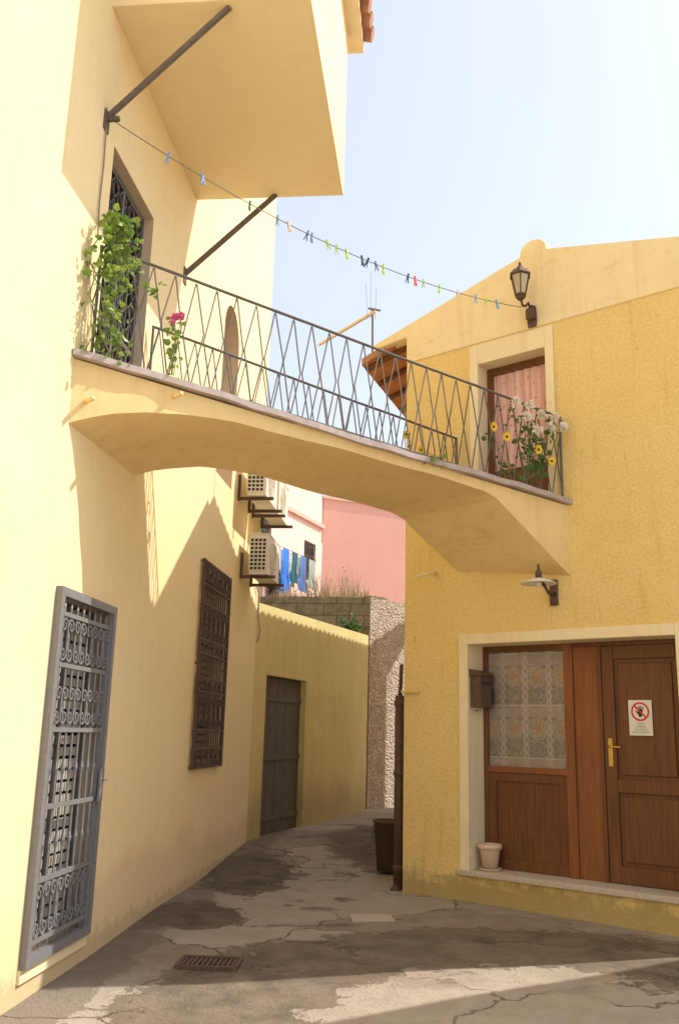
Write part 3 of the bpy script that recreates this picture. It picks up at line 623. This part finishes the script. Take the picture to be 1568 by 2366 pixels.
mb=MB(); mb.lathe([(.06,-.0),(.06,-.02),(.0,-.03)],(1.52,-.26,5.885),6); part(LN,"base_plate",mb,['rust'])
# ------------------------------------------------------------------ bridge
BR=root("footbridge","arched plastered footbridge joining the two yellow houses","footbridge",W,(0,7.5,3.8))
def interp(pr,t):
    x=t*pr[-1][0]
    for a,b_ in zip(pr,pr[1:]):
        if x<=b_[0]+1e-9: return a[1]+(b_[1]-a[1])*(x-a[0])/(b_[0]-a[0])
    return pr[-1][1]
fp=[(0,3.50),(.15,3.57),(.32,3.64),(.55,3.71),(.82,3.76),(1.2,3.78),(1.64,3.78),(2.63,3.75),(3.6,3.70),(3.75,3.67),(4.0,3.50),(4.72,3.05)]
bp=[(0,3.53),(.15,3.60),(.33,3.66),(.6,3.74),(.8,3.76),(1.15,3.76),(1.8,3.72),(2.6,3.69),(2.75,3.65),(3.0,3.48),(3.52,3.19)]
A1=Vector((-1.80,5.59));B1=Vector((2.17,8.28));A2=Vector((-1.66,6.93));B2=Vector((1.25,9.05))
n=60; ft=[];fb=[];bt=[];bb=[]
for k in range(n+1):
    t=k/n; p=A1.lerp(B1,t); q=A2.lerp(B2,t); zt=3.965-.235*t
    ft.append((p.x,p.y,zt)); fb.append((p.x,p.y,interp(fp,t)+.006*math.sin(t*31))); bt.append((q.x,q.y,zt)); bb.append((q.x,q.y,interp(bp,t)+.005*math.sin(t*23)))
mb=MB(); mb.loft(fb,ft); mb.loft(bt,bb); mb.loft(bb,fb); mb.loft(ft,bt); part(BR,"arch",mb,['bridge'])
mb=MB(); nrm=Vector((.56,-.826)); a=[];b_=[];c=[];d=[]
for k in range(n+1):
    t=k/n; wob=.006*math.sin(37*t)+.004*math.sin(83*t); p=A1.lerp(B1,t)+nrm*(.05+wob); q=A2.lerp(B2,t)-nrm*.05; zt=4.015-.235*t+.012*math.sin(9*t)+.003*math.sin(61*t)
    a.append((p.x,p.y,zt-.046));b_.append((p.x,p.y,zt));c.append((q.x,q.y,zt));d.append((q.x,q.y,zt-.046))
mb.loft(a,b_,0);mb.loft(b_,c,1);mb.loft(c,d,0);mb.loft(d,a,0); part(BR,"deck",mb,['ledge','ledged'])
def railing(F,Ln,z0a,z0b,hgt,x0,x1,yoff,name):
    mb=MB(); sp=.084; nb=int((x1-x0)/sp)
    def zb(x): return z0a+(z0b-z0a)*x/Ln
    for i in range(nb+1):
        x=x0+i*sp; sg=1 if i%2 else -1; o_=sp*.46; z=zb(x); h=hgt+U(-.004,.004)
        j=U(-.008,.008); mz=U(.46,.54)
        mb.tube([(x-sg*o_,yoff,z),(x-sg*o_+j,yoff,z+.02),(x+sg*o_+j,yoff,z+h*mz),(x-sg*o_,yoff,z+h*.98)],.0058,4)
    mb.tube([(x0-.02,yoff,zb(x0)+hgt)]+[(x0+(x1-x0)*k/8,yoff+U(-.004,.004),zb(x0+(x1-x0)*k/8)+hgt+U(-.003,.003)) for k in range(1,8)]+[(x1+.02,yoff,zb(x1)+hgt)],.012,6)
    mb.tube([(x0,yoff,zb(x0)+.035),(x1,yoff,zb(x1)+.035)],.008,4)
    for x in (x0-.01,x1+.01): mb.tube([(x,yoff,zb(x)),(x,yoff,zb(x)+hgt)],.012,6)
    mb.v=[tuple(F@Vector(v)) for v in mb.v]
    part(BR,name,mb,['iron'],label="wrought iron lattice railing")
railing(FB,4.73,4.01,3.77,.83,.12,4.66,.02,"railing")
railing(FB2,3.52,4.01,3.77,.83,.06,3.46,-.02,"railing")
for (x,z) in ((.10,3.69),(.71,3.87)):
    mb=MB(); mb.tube([tuple(FB@Vector((x,.02,z))),tuple(FB@Vector((x,-.13,z-.02)))],.017,8); part(BR,"scupper_pipe",mb,['bridge'],smooth=True)
# ------------------------------------------------------------------ plants
VN=root("climbing_vine","leafy green vine climbing the end of the railing","plant",FB,(.1,0,4.02))
mb=MB(); st=MB()
for i in range(9):
    x=.12+U(-.04,.14); pts=[]
    for k in range(12): pts.append((x+.06*math.sin(k*.8+i)+U(-.02,.02),-.02+U(-.05,.03),4.03+k*.092))
    st.tube(pts,.0045,4)
    for p in pts:
        zz=p[2]-4
        for _ in range(5):
            dens=.70 if zz>.55 else (.36 if zz>.3 else .28)
            if rnd()<dens: mb.leaf((p[0]+U(-.07,.07),p[1]+U(-.08,.05),min(5.06,p[2]+U(-.06,.06))),U(.035,.072))
for i in range(16): mb.leaf((.48+U(-.08,.08),-.03+U(-.05,.05),4.60+U(-.06,.06)),U(.035,.055))
st.tube([(.3,-.02,4.5),(.40,-.04,4.62),(.52,-.03,4.60)],.004,4)
part(VN,"leaves",mb,['leaf']); part(VN,"stems",st,['stem'])
def flower(mb,p,r,n,out):
    p=Vector(p); u=out.orthogonal().normalized(); w=out.cross(u)
    for lay in range(2):
        for k in range(n):
            a=2*math.pi*(k+.5*lay)/n+U(-.1,.1); d=u*math.cos(a)+w*math.sin(a); e=d.cross(out)
            t=p+d*r*(1-.25*lay)+out*(.2*r*lay+r*.1); m1=p+d*r*.55+out*.004
            mb.poly([p+out*.002*lay,m1+e*r*.24,t,m1-e*r*.24],0)
    c=[tuple(p+out*r*.12+(u*math.cos(2*math.pi*k/8)+w*math.sin(2*math.pi*k/8))*r*.28) for k in range(8)]; mb.poly(c,1)
def rose(mb,p,r):
    p=Vector(p)
    for k in range(46):
        d=Vector((U(-1,1),U(-1,.4),U(-1,1))).normalized(); q=p+d*r*U(.2,.6); mb.leaf(q,r*.75,0,(d+Vector((U(-1,1),U(-1,1),U(-1,1)))*.7).normalized())
def plant(name,label,F,x,z0,spread,nl,fl,kind,leafm='leafd'):
    R=root(name,label,"plant",F,(x,0,z0)); st=MB(); lf=MB()
    for k,(fx,fz) in enumerate(fl):
        st.tube([(x+(fx-x)*.3,.0,z0),(x+(fx-x)*.7+U(-.02,.02),-.03,(z0+fz)/2),(fx,-.045,fz)],.0035,4)
        fm=MB()
        if kind=='sun': flower(fm,(fx,-.06,fz),.052,10,Vector((U(-.3,.3),-1,U(-.4,.1))).normalized())
        elif kind=='rose': rose(fm,(fx,-.08,fz),.050)
        elif kind=='ger': rose(fm,(fx,-.05,fz),.030)
        if kind!='none': part(R,"flower",fm,{'sun':['yelf','soil'],'rose':['whf'],'ger':['pinkf']}[kind])
    for i in range(nl):
        fx,fz=random.choice(fl); t=rnd()**.7; lf.leaf((x+(fx-x)*t+U(-spread,spread),U(-.08,.06),z0+(fz-z0)*t+U(-.08,.04)),U(.035,.068))
    part(R,"stems",st,['stem']); part(R,"leaves",lf,[leafm])
plant("geranium","pink flowering geranium tied to the railing",FB,.70,4.02,.045,34,[(.66,4.44),(.70,4.46),(.64,4.41)],'ger','leaf')
plant("rose_bush","white artificial roses twined on the railing",FB,4.25,3.92,.10,170,[(3.98,4.56),(4.12,4.46),(4.16,4.58),(4.31,4.52),(4.42,4.42),(4.48,4.53),(4.26,4.36),(4.60,4.46)],'rose')
plant("sunflower_garland","yellow artificial sunflowers twined on the railing",FB,4.0,3.86,.07,36,[(3.72,4.28),(3.88,4.22),(4.28,4.18),(4.45,4.10)],'sun')
plant("sunflower_garland","small yellow sunflowers twined on the far railing",FB2,2.9,4.0,.12,30,[(2.55,4.30),(2.95,4.36),(3.2,4.32),(2.75,4.48),(2.3,4.15),(3.35,4.22)],'sun')
plant("trailing_plant","trailing green shoots on the far railing",FB2,1.1,4.0,.05,26,[(1.0,4.42),(1.1,4.3),(1.15,4.2)],'none','leaf')
plant("trailing_plant","green shoot hanging from the deck edge",FB,3.1,3.82,.07,22,[(3.0,3.9),(3.15,3.92)],'none','leaf')
# ------------------------------------------------------------------ clothesline
S=Vector((-1.72,5.72,5.87)); E=Vector((1.78,8.42,5.83))
def cl(t): p=S.lerp(E,t); p.z-=.26*4*t*(1-t)*.9; return p
CL=root("clothesline","thin cord clothesline stretched between the two houses","clothesline",W,tuple(S))
mb=MB(); mb.tube([tuple(cl(k/40)) for k in range(41)],.0042,5); part(CL,"cord",mb,['cord'])
pins=[(.105,'b'),(.172,'b'),(.27,'g'),(.33,'s'),(.355,'p'),(.398,'n'),(.409,'s'),(.444,'y'),(.467,'y'),(.492,'y'),(.531,'n'),(.545,'n'),(.566,'n'),(.586,'y'),(.652,'n'),(.672,'r'),(.695,'y'),(.741,'y'),(.794,'w'),(.85,'b'),(.884,'y'),(.917,'b')]
pc={'b':((.22,.42,.80),"blue"),'g':((.06,.22,.10),"dark green"),'s':((.22,.30,.45),"slate blue"),'p':((.80,.55,.40),"peach"),'n':((.04,.08,.18),"navy"),'y':((.50,.80,.08),"lime green"),'r':((.75,.08,.06),"red"),'w':((.80,.72,.58),"cream")}
pm={k:simple("peg_"+v[1].replace(" ","_"),v[0],.45,0,.08,10,0) for k,v in pc.items()}
for t,k in pins:
    p=cl(t); tilt=U(-.35,.35)
    Fm=Matrix.Translation(p)@Matrix.Rotation(math.radians(37)+U(-.9,.9),4,'Z')@Matrix.Rotation(tilt,4,'Y')
    R=root("clothes_peg",pc[k][1]+" plastic clothes peg clipped on the line","clothes peg",Fm,(0,0,0),"pegs on the clothesline")
    for sg in (-1,1):
        mb=MB(); mb.prism([(sg*.002,.030),(sg*.009,.028),(sg*.008,0),(sg*.010,-.03),(sg*.017,-.062),(sg*.011,-.064),(sg*.002,-.03)][::sg],-.007,.007); part(R,"jaw",mb,[pm[k]])
    mb=MB(); mb.tube([(-.01,0,-.014),(.01,0,-.014)],.006,6); part(R,"spring",mb,['iron'])
# ------------------------------------------------------------------ air conditioners
def ac(s0,z0,label):
    L_=.78; d0,d1=.13,.36; h=.50
    R=root("air_conditioner",label,"air conditioner",FL,(s0,-.0,z0),"air conditioners on the house wall")
    mb=MB(); mb.box(s0,s0+L_,-d1,-d0,z0,z0+h); mb.box(s0-.006,s0+L_+.006,-d1-.006,-d0+.006,z0+h,z0+h+.015); part(R,"casing",mb,['acw'],bevel=.012)
    mb=MB(); mb.box(s0-.005,s0-.001,-d1+.03,-d0-.0,z0+.05,z0+h-.05,0)
    for i in range(5): yy=-d1+.03+i*(d1-d0-.03)/4; mb.box(s0-.014,s0-.005,yy-.006,yy+.006,z0+.05,z0+h-.05,1)
    for i in range(9): zz=z0+.05+i*(h-.1)/8; mb.box(s0-.014,s0-.005,-d1+.03,-d0,zz-.007,zz+.007,1)
    part(R,"coil_grid",mb,['acd','acw'])
    mb=MB(); cx=s0+.30; cz=z0+.25
    for r_ in (.05,.09,.13,.17,.20): mb.tube([(cx+r_*math.cos(2*math.pi*k/20),-d1-.012,cz+r_*math.sin(2*math.pi*k/20)) for k in range(21)],.004,4)
    for k in range(8): a=math.pi*k/4; mb.tube([(cx,-d1-.012,cz),(cx+.2*math.cos(a),-d1-.012,cz+.2*math.sin(a))],.004,4)
    part(R,"fan_guard",mb,['acw'])
    for s in (s0+.06,s0+L_-.08):
        mb=MB(); mb.box(s,s+.035,-.44,-.03,z0-.035,z0); mb.box(s,s+.035,-.03,0,z0-.04,z0+.28)
        part(R,"bracket",mb,['rust'])
ac(5.45,3.46,"ivory air conditioner on rusty brackets above the alley")
ac(5.10,4.36,"ivory air conditioner mounted just behind the footbridge"); ac(6.0,4.36,"ivory air conditioner mounted just behind the footbridge")
mb=MB(); mb.tube([(6.5,-.02,3.5),(6.66,-.03,3.4),(6.66,-.03,3.1),(6.7,-.06,2.9),(6.68,-.03,2.75)],.012,6); thing("condensate_hose",mb,['ledge'],"loose grey hose hanging from the air conditioner","hose",FL,(6.66,-.03,3.0),smooth=True)
# ------------------------------------------------------------------ antenna
AN=root("roof_antenna","old television antenna on the roof corner","antenna",FF,(-.42,.25,5.95))
inv=FF.inverted()
def wl(x,y,z): return tuple(inv@Vector((x,y,z)))
mb=MB(); mb.tube([wl(.34,9.95,5.9),wl(.33,9.95,6.52)],.012,6); part(AN,"mast",mb,['rust'])
mb=MB(); mb.tube([wl(.36,9.86,6.45),wl(-.32,10.85,6.45)],.02,4)
part(AN,"boom",mb,['jamb'])
for dx,h in ((-.06,.45),(-.02,.62),(.03,.4)):
    mb=MB(); mb.tube([wl(.33+dx,9.95,6.4),wl(.33+dx*1.4,9.95,6.4+h)],.0022,4); part(AN,"element",mb,['iron'])
mb=MB(); mb.tube([wl(.28,9.82,6.47),wl(.42,9.93,6.50)],.014,5); part(AN,"clamp",mb,['iron'])
# ------------------------------------------------------------------ neighbour house
P0=Vector((4.2,6.46)); P1=Vector((9.0,9.27)); FN=frame(P0,math.atan2(P1.x-P0.x,P1.y-P0.y)); 
NH=root("neighbour_house","plain cream house across the side lane","house",FN)
mb=MB(); Ln=(P1-P0).length; dn=-3.2; HN=5.30
hs=((1.2,2.1,.1,2.3),(3.2,4.1,1.0,2.3),(1.2,2.1,3.4,4.7),(3.2,4.1,3.4,4.7))
mb.wall(0,Ln,-.2,HN,[h+(.15,) for h in hs],0)
mb.poly([(0,0,-.2),(0,dn,-.2),(0,dn,HN),(0,0,HN)]);mb.poly([(Ln,0,-.2),(Ln,dn,-.2),(Ln,dn,HN),(Ln,0,HN)]);mb.poly([(0,dn,-.2),(Ln,dn,-.2),(Ln,dn,HN),(0,dn,HN)])
part(NH,"wall",mb,['cream'])
mb=MB(); mb.box(-.02,Ln+.02,dn-.02,.02,HN,HN+.08); part(NH,"roof",mb,['tile'])
for h in hs:
    mb=MB(); mb.box(h[0],h[1],.10,.14,h[2],h[3]); part(NH,"shutter",mb,['wood'])
# ------------------------------------------------------------------ light
sd=Vector((-1,-.25,-1.15)).normalized()
sl=bpy.data.lights.new("sun",'SUN'); sl.energy=5; sl.angle=math.radians(.5); sl.color=(1,.95,.86)
so=bpy.data.objects.new("sun",sl); sc.collection.objects.link(so); so.rotation_euler=sd.to_track_quat('-Z','Y').to_euler()
w=bpy.data.worlds.new("World"); sc.world=w; w.use_nodes=True; nt=w.node_tree; bg=nt.nodes["Background"]
sk=nt.nodes.new("ShaderNodeTexSky"); sk.sky_type='NISHITA'; sk.sun_disc=False; sk.sun_elevation=math.asin(-sd.z); sk.sun_rotation=math.atan2(1,.25)
sk.dust_density=2.2; sk.air_density=1.0; sk.ozone_density=1.0
nt.links.new(sk.outputs[0],bg.inputs[0]); bg.inputs[1].default_value=.15
bg2=nt.nodes.new("ShaderNodeBackground"); bg2.inputs[0].default_value=(.94,.91,.84,1); bg2.inputs[1].default_value=.56
ad=nt.nodes.new("ShaderNodeAddShader"); nt.links.new(bg.outputs[0],ad.inputs[0]);nt.links.new(bg2.outputs[0],ad.inputs[1]);nt.links.new(ad.outputs[0],nt.nodes["World Output"].inputs[0])
# ------------------------------------------------------------------ camera
p=math.radians(13.7); r=math.radians(1.5)
fw=Vector((0,math.cos(p),math.sin(p))); u0=Vector((0,-math.sin(p),math.cos(p))); r0=Vector((1,0,0))
rc=r0*math.cos(r)+u0*math.sin(r); uc=u0*math.cos(r)-r0*math.sin(r)
cd=bpy.data.cameras.new("camera"); cd.sensor_fit='VERTICAL'; cd.sensor_height=36; cd.lens=36*2100/2366; cd.clip_end=1500
co=bpy.data.objects.new("camera",cd); sc.collection.objects.link(co)
co.matrix_world=Matrix(((rc.x,uc.x,-fw.x,0),(rc.y,uc.y,-fw.y,0),(rc.z,uc.z,-fw.z,1.6),(0,0,0,1)))
sc.camera=co
sc.view_settings.view_transform='Standard'; sc.view_settings.look='None'; sc.view_settings.exposure=0
